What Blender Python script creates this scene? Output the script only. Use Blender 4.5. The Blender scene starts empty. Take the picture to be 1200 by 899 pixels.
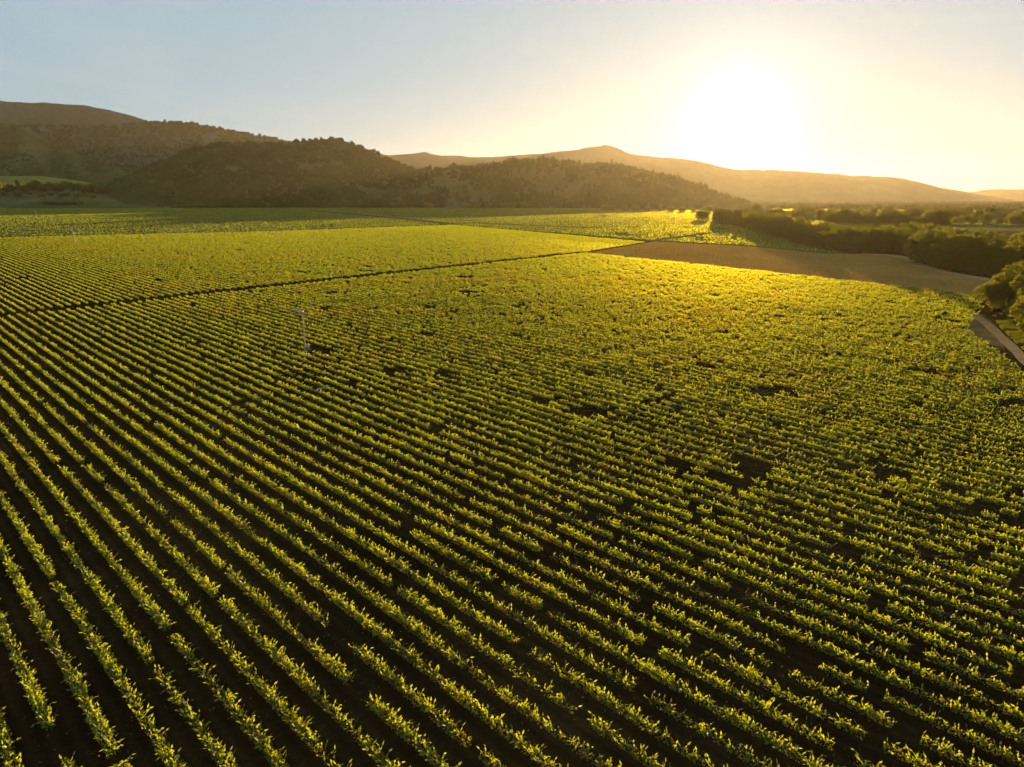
import bpy, bmesh, math, random
import numpy as np

rng = np.random.default_rng(7)
random.seed(7)
C = bpy.context.scene.collection
H = 38.0                      # camera height above the valley floor
F0 = 782.0                    # focal length, in pixels of a 1200 px wide frame
PITCH = math.radians(15.54)
ST, CT = math.sin(PITCH), math.cos(PITCH)
SUN_AZ, SUN_EL = math.radians(17.6), math.radians(5.5)

# ------------------------------------------------------------ helpers: geometry of the place
def ray(px, py):
    u = px - 600.0; v = py - 449.5
    return u, F0 * CT - v * ST, F0 * ST + v * CT       # right, forward, down

RISE = .022                                             # the near field climbs gently, then levels out
def G(y):                                               # height of the valley floor
    y = np.asarray(y, float)
    a = np.clip(y, -200, 300) * RISE
    b = np.clip(y - 300, 0, 600)
    return a + RISE * (b - b * b / 1200)

def gp(px, py):                                         # point of the valley floor
    u, f, d = ray(px, py)
    lo, hi = 0.0, 60.0
    for _ in range(60):
        m = (lo + hi) / 2
        if H - d * m > G(f * m): lo = m
        else: hi = m
    return np.array([u * lo, f * lo])

def at(px, py, Y):                                      # point at depth Y
    u, f, d = ray(px, py)
    return np.array([u / f * Y, Y, H - d / f * Y])

def project(x, y, z):
    dz = z - H
    cz = y * CT - dz * ST
    cy = -(y * ST + dz * CT)
    cz = np.where(cz < 1, 1, cz)
    return 600 + F0 * x / cz, 449.5 + F0 * cy / cz, cz

# ------------------------------------------------------------ helpers: noise
_P = rng.random((256, 256))
def vnoise(x, y, seed=0):
    x = np.asarray(x, float) + seed * 17.31; y = np.asarray(y, float) + seed * 41.77
    xi = np.floor(x).astype(int); yi = np.floor(y).astype(int)
    fx = x - xi; fy = y - yi
    fx = fx * fx * (3 - 2 * fx); fy = fy * fy * (3 - 2 * fy)
    a = _P[xi & 255, yi & 255]; b = _P[(xi + 1) & 255, yi & 255]
    c = _P[xi & 255, (yi + 1) & 255]; d = _P[(xi + 1) & 255, (yi + 1) & 255]
    return (a * (1 - fx) + b * fx) * (1 - fy) + (c * (1 - fx) + d * fx) * fy

def fbm(x, y, seed=0, n=4):
    s = 0; a = 1; t = 0
    for i in range(n):
        s = s + a * vnoise(x * 2 ** i, y * 2 ** i, seed + i); t += a; a *= .5
    return s / t

def inside(x, y, poly):
    r = np.zeros(np.shape(x), bool); n = len(poly)
    for i in range(n):
        x0, y0 = poly[i]; x1, y1 = poly[(i + 1) % n]
        if y0 == y1: continue
        c = ((y0 > y) != (y1 > y)) & (x < (x1 - x0) * (y - y0) / (y1 - y0) + x0)
        r ^= c
    return r

def seg_dist(x, y, a, b):
    dx, dy = b[0] - a[0], b[1] - a[1]
    t = np.clip(((x - a[0]) * dx + (y - a[1]) * dy) / (dx * dx + dy * dy), 0, 1)
    return np.hypot(x - a[0] - t * dx, y - a[1] - t * dy)

# ------------------------------------------------------------ helpers: objects
def prop(o, label=None, cat=None, group=None, kind=None):
    if label: o['label'] = label
    if cat: o['category'] = cat
    if group: o['group'] = group
    if kind: o['kind'] = kind
    return o

def link(name, me, parent=None):
    o = bpy.data.objects.new(name, me); C.objects.link(o)
    if parent is not None: o.parent = parent
    return o

def empty(name, loc=(0, 0, 0), rz=0):
    o = bpy.data.objects.new(name, None); C.objects.link(o)
    o.location = loc; o.rotation_euler = (0, 0, rz); o.empty_display_size = .5
    return o

def poly_mesh(name, V, k, mats, tint=None, matidx=None, smooth=False):
    """V: (N*k, 3) vertices, k per face, no sharing."""
    me = bpy.data.meshes.new(name)
    V = np.ascontiguousarray(V.reshape(-1, 3), dtype=np.float32)
    nv = len(V); nf = nv // k
    me.vertices.add(nv); me.vertices.foreach_set('co', V.ravel())
    me.loops.add(nv); me.loops.foreach_set('vertex_index', np.arange(nv, dtype=np.int32))
    me.polygons.add(nf); me.polygons.foreach_set('loop_start', np.arange(0, nv, k, dtype=np.int32))
    if matidx is not None: me.polygons.foreach_set('material_index', matidx.astype(np.int32))
    if tint is not None:
        at_ = me.attributes.new('tint', 'FLOAT', 'FACE'); at_.data.foreach_set('value', tint.astype(np.float32))
    for m in mats: me.materials.append(m)
    me.update(calc_edges=True)
    return me

def index_mesh(name, V, Fc, mats, smooth=False, tint=None, matidx=None):
    me = bpy.data.meshes.new(name)
    V = np.ascontiguousarray(V, dtype=np.float32); Fc = np.asarray(Fc, dtype=np.int32)
    nf, k = Fc.shape
    me.vertices.add(len(V)); me.vertices.foreach_set('co', V.ravel())
    me.loops.add(nf * k); me.loops.foreach_set('vertex_index', Fc.ravel())
    me.polygons.add(nf); me.polygons.foreach_set('loop_start', np.arange(0, nf * k, k, dtype=np.int32))
    me.polygons.foreach_set('use_smooth', np.full(nf, smooth))
    if matidx is not None: me.polygons.foreach_set('material_index', matidx.astype(np.int32))
    if tint is not None:
        at_ = me.attributes.new('tint', 'FLOAT', 'FACE'); at_.data.foreach_set('value', tint.astype(np.float32))
    for m in mats: me.materials.append(m)
    me.update(calc_edges=True)
    return me

def unit(v): return v / np.maximum(np.linalg.norm(v, axis=-1, keepdims=True), 1e-9)

def kites(c, size, aspect=.62, up=.25):
    """Leaf-shaped quads of random orientation round the points c."""
    n = len(c)
    a = rng.normal(size=(n, 3)); a[:, 2] = a[:, 2] * .8 + up; a = unit(a)
    b = unit(np.cross(a, rng.normal(size=(n, 3))))
    nrm = np.cross(a, b)
    s = np.broadcast_to(np.asarray(size, float), (n,))[:, None]
    V = np.empty((n, 4, 3))
    V[:, 0] = c - a * s * .5
    V[:, 1] = c + b * s * aspect * .5 + nrm * s * .12 - a * s * .08
    V[:, 2] = c + a * s * .5
    V[:, 3] = c - b * s * aspect * .5 + nrm * s * .12 - a * s * .08
    return V

def tube(pts, rad, seg=6):
    """Closed tapering tube through pts; returns V, quads."""
    pts = np.asarray(pts, float); V = []; Fq = []
    n = len(pts)
    for i in range(n):
        d = pts[min(i + 1, n - 1)] - pts[max(i - 1, 0)]; d = d / np.linalg.norm(d)
        h = np.array([1, 0, 0]) if abs(d[0]) < .8 else np.array([0, 1, 0])
        u = np.cross(d, h); u /= np.linalg.norm(u); w = np.cross(d, u)
        for k in range(seg):
            t = 2 * math.pi * k / seg
            V.append(pts[i] + rad[i] * (math.cos(t) * u + math.sin(t) * w))
    for i in range(n - 1):
        for k in range(seg):
            a = i * seg + k; b = i * seg + (k + 1) % seg
            Fq.append((a, b, b + seg, a + seg))
    for i, s in ((0, -1), (n - 1, 1)):                  # caps as quads round a centre
        c = len(V); V.append(pts[i])
        for k in range(0, seg, 2):
            q = (i * seg + k, i * seg + (k + 1) % seg, i * seg + (k + 2) % seg, c)
            Fq.append(q if s > 0 else q[::-1])
    return np.array(V), Fq

class MB:
    def __init__(self): self.V = []; self.F = []; self.n = 0
    def add(self, V, F):
        self.V.append(np.asarray(V, float)); self.F += [tuple(i + self.n for i in f) for f in F]; self.n += len(V)
    def tube(self, pts, rad, seg=8): self.add(*tube(pts, rad, seg))
    def box(self, c, s, rz=0):
        c = np.array(c, float); x, y, z = np.array(s, float) / 2
        V = np.array([(i, j, k) for k in (-z, z) for i, j in ((-x, -y), (x, -y), (x, y), (-x, y))])
        ca, sa = math.cos(rz), math.sin(rz)
        V = np.stack([V[:, 0] * ca - V[:, 1] * sa, V[:, 0] * sa + V[:, 1] * ca, V[:, 2]], 1) + c
        self.add(V, [(3, 2, 1, 0), (4, 5, 6, 7), (0, 1, 5, 4), (1, 2, 6, 5), (2, 3, 7, 6), (3, 0, 4, 7)])
    def build(self, name, mat, parent=None):
        me = index_mesh(name, np.concatenate(self.V), np.array(self.F), [mat])
        return link(name, me, parent)

def sheet(name, poly, z, mat, kind='structure'):
    me = bpy.data.meshes.new(name)
    bm = bmesh.new()
    bm.faces.new([bm.verts.new((p[0], p[1], 0)) for p in poly])
    for yc in [-200, 0, 150] + list(range(300, 925, 25)):
        bmesh.ops.bisect_plane(bm, geom=bm.verts[:] + bm.edges[:] + bm.faces[:], plane_co=(0, yc, 0), plane_no=(0, 1, 0))
    for v in bm.verts: v.co.z = float(G(v.co.y)) + z
    bm.to_mesh(me); bm.free()
    me.materials.append(mat)
    if me.polygons[0].normal.z < 0: me.flip_normals()
    o = link(name, me); o['kind'] = kind
    return o

# ------------------------------------------------------------ materials
def new_mat(name):
    m = bpy.data.materials.new(name); m.use_nodes = True
    nt = m.node_tree; nt.nodes.clear()
    out = nt.nodes.new('ShaderNodeOutputMaterial')
    return m, nt, out

def leaf_mat(name, refl, trans, refl2=None, trans2=None, mix=.5, gloss=.04, fwd=0.0, rust=False):
    """Thin leaves: reflect one side, let the light through the other; 'tint' picks between two kinds of leaf."""
    m, nt, out = new_mat(name); N = nt.nodes.new; L = nt.links.new
    refl2 = refl2 or refl; trans2 = trans2 or trans
    at_ = N('ShaderNodeAttribute'); at_.attribute_name = 'tint'
    def mixc(a, b):
        mx = N('ShaderNodeMix'); mx.data_type = 'RGBA'
        L(at_.outputs['Fac'], mx.inputs['Factor'])
        mx.inputs['A'].default_value = (*a, 1); mx.inputs['B'].default_value = (*b, 1)
        if not rust: return mx.outputs['Result']
        gt = N('ShaderNodeMath'); gt.operation = 'GREATER_THAN'; gt.inputs[1].default_value = .995; L(at_.outputs['Fac'], gt.inputs[0])
        m3 = N('ShaderNodeMix'); m3.data_type = 'RGBA'; L(gt.outputs[0], m3.inputs['Factor']); L(mx.outputs['Result'], m3.inputs['A'])
        m3.inputs['B'].default_value = (b[0] * 1.2, b[1] * .45, b[2], 1)               # a few leaves gone orange and red
        return m3.outputs['Result']
    d = N('ShaderNodeBsdfDiffuse'); t = N('ShaderNodeBsdfTranslucent')
    L(mixc(refl, refl2), d.inputs['Color']); L(mixc(trans, trans2), t.inputs['Color'])
    ms = N('ShaderNodeMixShader'); ms.inputs[0].default_value = mix
    L(d.outputs[0], ms.inputs[1]); L(t.outputs[0], ms.inputs[2])
    if fwd > 0:                                         # part of the light goes on nearly straight through a thin leaf
        r = N('ShaderNodeBsdfRefraction'); r.distribution = 'GGX'
        r.inputs['Roughness'].default_value = 1.0; r.inputs['IOR'].default_value = 1.12
        lobe = lambda c: (min(1, c[0] * 2.6), min(1, c[1] * 1.6), c[2])  # pushed towards orange: the golden sunward veil put into the leaf colour
        L(mixc(lobe(trans), lobe(trans2)), r.inputs['Color'])
        mr = N('ShaderNodeMixShader'); mr.inputs[0].default_value = fwd
        L(ms.outputs[0], mr.inputs[1]); L(r.outputs[0], mr.inputs[2]); ms = mr
    g = N('ShaderNodeBsdfGlossy'); g.inputs['Roughness'].default_value = .45; g.inputs['Color'].default_value = (.8, .85, .7, 1)
    m2 = N('ShaderNodeMixShader'); m2.inputs[0].default_value = gloss
    L(ms.outputs[0], m2.inputs[1]); L(g.outputs[0], m2.inputs[2]); L(m2.outputs[0], out.inputs['Surface'])
    return m

def ground_mat(name, stops, scale, rough=.95, rows=0.0, bump=.3, spacing=2.5, detail_scale=6.0):
    """Earth and grass: noise through a colour ramp, with faint tractor lines when rows > 0."""
    m, nt, out = new_mat(name); N = nt.nodes.new; L = nt.links.new
    geo = N('ShaderNodeNewGeometry')
    n1 = N('ShaderNodeTexNoise'); n1.inputs['Scale'].default_value = scale; n1.inputs['Detail'].default_value = 8; n1.inputs['Roughness'].default_value = .65
    L(geo.outputs['Position'], n1.inputs['Vector'])
    n2 = N('ShaderNodeTexNoise'); n2.inputs['Scale'].default_value = detail_scale; n2.inputs['Detail'].default_value = 4
    L(geo.outputs['Position'], n2.inputs['Vector'])
    mx = N('ShaderNodeMath'); mx.operation = 'MULTIPLY_ADD'; mx.inputs[1].default_value = .3
    L(n2.outputs['Fac'], mx.inputs[0]); L(n1.outputs['Fac'], mx.inputs[2])
    sub = N('ShaderNodeMath'); sub.operation = 'SUBTRACT'; sub.inputs[1].default_value = .15; L(mx.outputs[0], sub.inputs[0])
    fac = sub.outputs[0]
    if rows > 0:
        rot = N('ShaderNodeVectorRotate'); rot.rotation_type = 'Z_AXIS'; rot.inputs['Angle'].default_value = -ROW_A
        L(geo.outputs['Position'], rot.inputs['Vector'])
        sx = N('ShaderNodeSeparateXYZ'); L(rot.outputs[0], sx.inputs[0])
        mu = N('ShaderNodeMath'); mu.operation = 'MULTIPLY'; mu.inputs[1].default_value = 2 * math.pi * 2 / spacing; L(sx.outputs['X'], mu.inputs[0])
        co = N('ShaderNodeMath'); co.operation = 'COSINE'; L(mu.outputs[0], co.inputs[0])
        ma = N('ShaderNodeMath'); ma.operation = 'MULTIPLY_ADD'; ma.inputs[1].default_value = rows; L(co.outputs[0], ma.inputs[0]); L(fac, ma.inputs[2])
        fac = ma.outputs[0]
    cr = N('ShaderNodeValToRGB'); el = cr.color_ramp.elements
    while len(el) > 1: el.remove(el[0])
    el[0].position = stops[0][0]; el[0].color = (*stops[0][1], 1)
    for p, c in stops[1:]:
        e = el.new(p); e.color = (*c, 1)
    L(fac, cr.inputs[0])
    b = N('ShaderNodeBsdfDiffuse'); b.inputs['Roughness'].default_value = .6
    L(cr.outputs[0], b.inputs['Color'])
    bu = N('ShaderNodeBump'); bu.inputs['Strength'].default_value = bump; bu.inputs['Distance'].default_value = .3
    L(n2.outputs['Fac'], bu.inputs['Height']); L(bu.outputs[0], b.inputs['Normal'])
    L(b.outputs[0], out.inputs['Surface'])
    return m

def solid_mat(name, col, rough=.6, metal=0.0, noise=.15, scale=3.0):
    m, nt, out = new_mat(name); N = nt.nodes.new; L = nt.links.new
    p = N('ShaderNodeBsdfPrincipled'); p.inputs['Roughness'].default_value = rough; p.inputs['Metallic'].default_value = metal
    n = N('ShaderNodeTexNoise'); n.inputs['Scale'].default_value = scale; n.inputs['Detail'].default_value = 5
    mx = N('ShaderNodeMix'); mx.data_type = 'RGBA'; L(n.outputs['Fac'], mx.inputs['Factor'])
    mx.inputs['A'].default_value = (*[c * (1 - noise) for c in col], 1); mx.inputs['B'].default_value = (*[min(1, c * (1 + noise)) for c in col], 1)
    L(mx.outputs['Result'], p.inputs['Base Color']); L(p.outputs[0], out.inputs['Surface'])
    return m

ROW_A = math.radians(45.6)
RD = np.array([-math.sin(ROW_A), math.cos(ROW_A)])     # along the rows
RN = np.array([math.cos(ROW_A), math.sin(ROW_A)])      # across the rows
SP = 2.5                                              # row spacing

M = {}
M['vine'] = leaf_mat('vine_leaf', (.045, .085, .014), (.33, .44, .010), (.075, .105, .014), (.58, .53, .014), mix=.62, gloss=.035, fwd=.15, rust=True)
M['vine_far'] = leaf_mat('far_vine_leaf', (.045, .085, .014), (.42, .48, .008), (.075, .105, .014), (.56, .53, .012), mix=.6, gloss=.01, fwd=.04)
M['vine_wood'] = solid_mat('vine_wood', (.07, .05, .035), .9)
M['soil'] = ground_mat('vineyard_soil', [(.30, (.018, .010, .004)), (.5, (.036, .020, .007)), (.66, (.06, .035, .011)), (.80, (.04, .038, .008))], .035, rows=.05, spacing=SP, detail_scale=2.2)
M['ground'] = ground_mat('valley_grass', [(.3, (.05, .06, .02)), (.5, (.09, .09, .03)), (.7, (.14, .115, .05))], .006, detail_scale=.5)
M['fallow'] = ground_mat('fallow_earth', [(.3, (.22, .12, .034)), (.5, (.29, .16, .046)), (.7, (.35, .20, .06))], .02, rows=.06, spacing=6, detail_scale=1.2)
M['bare'] = ground_mat('bare_soil', [(.3, (.13, .078, .028)), (.6, (.20, .125, .045))], .2, detail_scale=2)
M['dirt'] = ground_mat('dirt_track', [(.3, (.32, .18, .07)), (.6, (.44, .26, .11))], .3, detail_scale=3)
M['green'] = ground_mat('green_field', [(.3, (.05, .08, .015)), (.7, (.10, .12, .02))], .01, detail_scale=.3)
M['sun_painted_green'] = ground_mat('sun_painted_field', [(.3, (.15, .16, .035)), (.7, (.21, .20, .05))], .004, detail_scale=.1)  # lightened green stands in for sunlight that the ridges keep off this slope
M['hill'] = ground_mat('dry_hill_grass', [(.3, (.06, .06, .022)), (.55, (.13, .115, .045)), (.75, (.08, .08, .028))], .006, detail_scale=.08)
M['slope'] = ground_mat('green_hill_grass', [(.35, (.04, .055, .018)), (.5, (.07, .082, .025)), (.7, (.13, .13, .045))], .005, detail_scale=.06, bump=.6)
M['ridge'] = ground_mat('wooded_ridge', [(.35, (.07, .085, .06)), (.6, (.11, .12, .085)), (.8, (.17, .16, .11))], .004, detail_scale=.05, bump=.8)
M['tree'] = leaf_mat('oak_leaf', (.04, .06, .012), (.19, .185, .008), (.065, .085, .014), (.31, .27, .01), mix=.48, gloss=.01, fwd=.0)
M['straw'] = leaf_mat('straw', (.36, .19, .03), (.44, .23, .02), (.40, .22, .035), (.50, .27, .03), mix=.6, gloss=.0)
M['wood_far'] = leaf_mat('forest_leaf', (.030, .048, .013), (.045, .065, .008), (.075, .092, .026), (.13, .14, .016), mix=.22, gloss=.0)
M['crop'] = leaf_mat('crop_leaf', (.06, .10, .014), (.30, .30, .006), (.085, .11, .015), (.38, .31, .008), mix=.46, gloss=.02, fwd=.04)
M['bark'] = solid_mat('bark', (.10, .075, .05), .9)
M['white'] = solid_mat('galvanised_paint', (.44, .38, .24), .45, 0, .08)
M['engine'] = solid_mat('engine_paint', (.15, .13, .08), .5)
M['wall'] = solid_mat('house_wall', (.72, .68, .60), .8)
M['roof'] = solid_mat('house_roof', (.30, .22, .17), .8)
M['glass'] = solid_mat('window_glass', (.04, .05, .06), .1)

# ------------------------------------------------------------ the ground
sheet('ground', [(-14000, -2500), (14000, -2500), (14000, 13500), (-14000, 13500)], 0, M['ground'])

P = lambda pts: [tuple(gp(*p)) for p in pts]
T1 = [gp(-260, 400), gp(680, 297)]                       # the track between the two blocks
T2 = [gp(530, 264), gp(760, 284)]
near_block = P([(-260, 400), (680, 297), (800, 309), (1000, 331), (1160, 349), (1146, 366), (1133, 388), (1152, 402), (1180, 425), (1260, 480), (1500, 640)]) + [(90, -20), (-60, -20), (-190, 40)]
far_block = P([(-260, 400), (680, 297), (756, 284.5), (530, 264.5), (300, 272.5), (0, 279), (-260, 284)])
soil_poly = P([(-400, 284), (0, 278), (300, 271.5), (530, 263), (765, 283), (690, 296.5), (800, 307.5), (1000, 329), (1162, 346.5), (1180, 372), (1195, 400), (1260, 460), (1500, 600)]) + [(260, -60), (-300, -60)]
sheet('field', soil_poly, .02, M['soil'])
sheet('fallow_field', P([(687, 296.5), (768, 283.2), (880, 289), (960, 297), (1058, 299), (1075, 310), (1110, 321), (1175, 330), (1164, 347), (1000, 329.6), (800, 308)]), .03, M['fallow'])

def ribbon(name, pts, widths, z, mat):
    pts = np.array(pts); V = []; Fq = []
    for i in range(len(pts)):
        d = pts[min(i + 1, len(pts) - 1)] - pts[max(i - 1, 0)]; d /= np.linalg.norm(d); n = np.array([-d[1], d[0]])
        for s in (-1, 1):
            q = pts[i] + n * s * widths[i] / 2; V.append((q[0], q[1], float(G(q[1])) + z))
    for i in range(len(pts) - 1): Fq.append((2 * i, 2 * i + 1, 2 * i + 3, 2 * i + 2))
    me = index_mesh(name, np.array(V), np.array(Fq), [mat]); me.flip_normals() if me.polygons[0].normal.z < 0 else None
    return prop(link(name, me), kind='structure')

def smooth_line(pts, n=8):
    pts = np.array(pts, float); out = []
    for i in range(len(pts) - 1):
        p0 = pts[max(i - 1, 0)]; p1 = pts[i]; p2 = pts[i + 1]; p3 = pts[min(i + 2, len(pts) - 1)]
        for k in range(n):
            t = k / n
            out.append(.5 * ((2 * p1) + (-p0 + p2) * t + (2 * p0 - 5 * p1 + 4 * p2 - p3) * t * t + (-p0 + 3 * p1 - 3 * p2 + p3) * t ** 3))
    out.append(pts[-1]); return np.array(out)

rd = smooth_line([gp(1010, 297.5), gp(1045, 299.5), gp(1066, 304), (gp(1075, 310)), gp(1100, 317), gp(1130, 323), gp(1165, 328.5), gp(1215, 333)])
ribbon('dirt_road', rd, np.full(len(rd), 7.0), .045, M['dirt'])
rd2 = smooth_line([gp(1142, 370), gp(1158, 381), gp(1172, 394), gp(1190, 411), gp(1212, 432), gp(1260, 470), gp(1330, 520)])
ribbon('dirt_path', rd2, 2.7 + .25 * np.sin(np.arange(len(rd2)) * .7), .05, M['dirt'])
sheet('bare_earth', P([(1133, 372), (1150, 368), (1165, 380), (1180, 398), (1175, 408), (1152, 402), (1130, 392)]), .035, M['bare'])
green_polys = [P([(925, 256), (1085, 272), (1078, 277.5), (1000, 271), (930, 262)]),
               P([(1108, 259), (1320, 262), (1320, 266), (1108, 263.5)]),
               P([(772, 283), (880, 288.6), (960, 296.5), (985, 297), (955, 284), (900, 270), (830, 262), (700, 268), (640, 272.5)]),
               P([(1000, 246), (1290, 247.5), (1290, 249.5), (1000, 248)]),
               P([(905, 244), (1000, 246), (990, 249), (905, 247)])]
for i, g in enumerate(green_polys): sheet('green_field', g, .03 + .004 * i, M['green'])
sheet('dry_field', P([(1070, 266), (1330, 268), (1330, 273.5), (1110, 270)]), .03, M['fallow'])

# ------------------------------------------------------------ the vine rows
bare_patches = [(905, 455, 24, 4), (462, 431, 18, 3.5), (520, 435, 12, 3), (370, 407, 22, 5), (635, 467, 20, 4), (690, 480, 22, 5), (760, 468, 10, 4),
                (1185, 470, 18, 5), (1170, 455, 10, 3), (1030, 535, 14, 7), (1040, 552, 12, 6), (1110, 572, 18, 6), (1150, 592, 24, 7), (1185, 578, 14, 5),
                (740, 588, 10, 4), (815, 603, 12, 6), (450, 690, 22, 8), (472, 672, 12, 5), (388, 742, 16, 12), (1090, 432, 16, 3),
                (545, 341, 12, 1.6), (388, 342, 5, 1.5), (850, 388, 8, 2), (610, 357, 10, 1.6), (505, 359, 10, 2), (960, 560, 10, 4),
                (430, 311, 7, 1.2), (545, 323, 10, 1.2), (185, 327, 6, 1.4), (700, 628, 14, 5), (1190, 605, 14, 7), (640, 640, 8, 4)]

def make_rows(block, q0, q1, seed):
    """Plants of every row of a block: row index, t along, x, y, vigour."""
    rows = np.arange(math.ceil(q0 / SP), math.floor(q1 / SP) + 1)
    R = []; T = []
    for r in rows:
        t = np.arange(-200, 1400, 1.55) + rng.random() * 1.5
        R.append(np.full(len(t), r)); T.append(t)
    R = np.concatenate(R); T = np.concatenate(T) + rng.normal(0, .12, len(R))
    q = R * SP + (fbm(T / 60, R * .13, 3, 2) - .5) * .4
    x = q * RN[0] + T * RD[0]; y = q * RN[1] + T * RD[1]
    px, py, cz = project(x, y, 1 + G(y))
    k = (y > 12) & (px > -110) & (px < 1310) & (py < 1010) & inside(x, y, block)
    d1 = seg_dist(x, y, T1[0], T1[1]); k &= d1 > 3.2 + rng.normal(0, .4, len(x))
    d2 = seg_dist(x, y, T2[0], T2[1]); k &= d2 > 3
    R, T, x, y, px, py = R[k], T[k], x[k], y[k], px[k], py[k]
    gap = fbm(x / 9, y / 9, 11, 3)
    zone = np.clip(fbm(x / 60, y / 60, 23, 2) * 1.6 - .45, 0, 1) * np.clip((px - 420) / 400, .12, 1)
    vig = np.clip(.60 + (1.9 - np.clip((np.hypot(x, y) - 90) / 100, 0, 1)) * (fbm(x / 5, y / 5, 5, 3) - .5) + rng.normal(0, .2, len(x)) - .15 * zone, .12, 1.2)
    miss = gap > (.84 - .12 * zone)
    miss |= rng.random(len(x)) < .025 + .07 * zone + .04 * np.clip((py - 650) / 200, 0, 1)
    for (bx, by, rx, ry) in bare_patches:
        e = ((px - bx) / rx) ** 2 + ((py - 6 * 0 - by) / ry) ** 2
        miss |= e < .45 + 1.1 * rng.random(len(x))
    k = ~miss
    return R[k], T[k], x[k], y[k], vig[k]

def grow(x, y, vig):
    """Leaf quads of a set of plants; returns plant index per quad, quads, tint."""
    r = np.sqrt(x * x + y * y + H * H)
    lod = np.maximum(r, 62) / 62
    s = .175 * lod ** .46
    n = rng.poisson(1.55 * 108 * lod ** -1.0 * (.25 + .8 * vig))
    idx = np.repeat(np.arange(len(x)), n); m = len(idx)
    al = rng.uniform(-.85, .85, m)
    th = rng.uniform(0, 2 * math.pi, m); rr = np.sqrt(rng.random(m)) ** .6
    hw = (.30 + .16 * vig[idx]) * np.minimum(1, lod[idx] ** -.30); top = .72 + .20 * vig[idx]
    ac = np.cos(th) * rr * hw
    zz = .30 + (top - .30) * (.5 + .5 * np.sin(th) * rr)
    c = np.empty((m, 3))
    c[:, 0] = x[idx] + al * RD[0] + ac * RN[0]; c[:, 1] = y[idx] + al * RD[1] + ac * RN[1]; c[:, 2] = zz + G(y)[idx]
    Q = kites(c, s[idx] * rng.uniform(.65, 1.3, m), .7, .2)
    tint = np.clip(rng.beta(1.3, 1.5, m) + (fbm(x[idx] / 14, y[idx] / 14, 31, 2) - .5) * .7, 0, .99)
    tint[rng.random(m) < np.clip((fbm(x[idx] / 18, y[idx] / 18, 61, 2) - .52) * .9, .004, .2)] = 1.0
    # shoots that stand out of the hedge: two bent blades each
    ns = rng.poisson(1.55 * 17 * lod ** -.95 * (.35 + .75 * vig))
    js = np.repeat(np.arange(len(x)), ns); m2 = len(js)
    b = np.empty((m2, 3)); al = rng.uniform(-.9, .9, m2); ac = rng.uniform(-.28, .28, m2)
    b[:, 0] = x[js] + al * RD[0] + ac * RN[0]; b[:, 1] = y[js] + al * RD[1] + ac * RN[1]; b[:, 2] = .56 + .18 * vig[js] + G(y)[js]
    d = rng.normal(size=(m2, 3)) * .6
    d[:, :2] += np.outer(ac * 1.6, RN); d[:, 2] = np.abs(d[:, 2]) + .55; d = unit(d)
    L = rng.uniform(.18, .5, m2)[:, None] * np.minimum(1, lod[js] ** -.25)[:, None]; w = .055 * (lod[js] ** .55)[:, None] + .02
    side = unit(np.cross(d, rng.normal(size=(m2, 3))))
    d2 = unit(d + rng.normal(size=(m2, 3)) * .3 - np.array([0, 0, .35]))
    p1 = b + d * L; p2 = p1 + d2 * L * .8
    A = np.stack([b, b + d * L * .45 + side * w, p1, b + d * L * .45 - side * w], 1)
    B = np.stack([p1, p1 + d2 * L * .3 + side * w, p2, p1 + d2 * L * .3 - side * w], 1)
    idx = np.concatenate([idx, js, js]); Q = np.concatenate([Q, A, B])
    ts = rng.uniform(.25, .99, m2)
    tint = np.concatenate([tint, ts, ts])
    return idx, Q, tint

def trunks(x, y):
    """Square vine stems with two short arms."""
    n = len(x); V = []
    w = .035
    for (dx0, dy0, z0, dx1, dy1, z1, ww) in ((0, 0, 0, 0, 0, .8, w), (0, 0, .78, 1, 0, .86, .022), (0, 0, .78, -1, 0, .86, .022)):
        a = np.stack([x, y, np.full(n, z0)], 1); b = np.stack([x + dx1 * .6 * RD[0], y + dx1 * .6 * RD[1], np.full(n, z1)], 1)
        for (sx, sy) in ((1, 0), (0, 1)):
            o = np.array([sx * ww, sy * ww, 0]) if dx1 == 0 else np.array([0, 0, ww]) if sx else np.array([RN[0] * ww, RN[1] * ww, 0])
            V.append(np.stack([a - o, a + o, b + o, b - o], 1))
    V = np.concatenate(V); V[:, :, 2] += G(V[:, :, 1])
    return V

words = ['first', 'second', 'third', 'fourth', 'fifth', 'sixth', 'seventh', 'eighth', 'ninth', 'tenth', 'eleventh', 'twelfth']
def row_block(block, q0, q1, seed, limit, group, label, specials):
    R, T, x, y, vig = make_rows(block, q0, q1, seed)
    idx, Q, tint = grow(x, y, vig)
    rq = R[idx]; order = np.argsort(rq, kind='stable'); rq = rq[order]; Q = Q[order]; tint = tint[order]
    ur, start = np.unique(rq, return_index=True); end = np.append(start[1:], len(rq))
    print('rows', len(ur), 'quads', len(Q))
    for i, (r, a, b) in enumerate(zip(ur, start, end)):
        if i >= limit: break
        pl = R == r
        near = pl & (x * x + y * y < 230 ** 2)
        ox, oy = x[pl][0], y[pl][0]
        o = empty('vine_row', (ox, oy, 0))
        prop(o, specials.get(int(r), label), 'vine row', group)
        off = np.array([ox, oy, 0])
        q_, t_ = Q[a:b], tint[a:b]; mi = np.zeros(len(q_), int)
        if near.any():
            st = trunks(x[near], y[near]); q_ = np.concatenate([q_, st]); t_ = np.concatenate([t_, np.zeros(len(st))]); mi = np.concatenate([mi, np.ones(len(st), int)])
        link('foliage', poly_mesh('foliage', q_ - off, 4, [M['vine'], M['vine_wood']], t_, mi), o)
    if len(ur) > limit:
        a = start[limit]
        return Q[a:], tint[a:]
    return None

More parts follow.
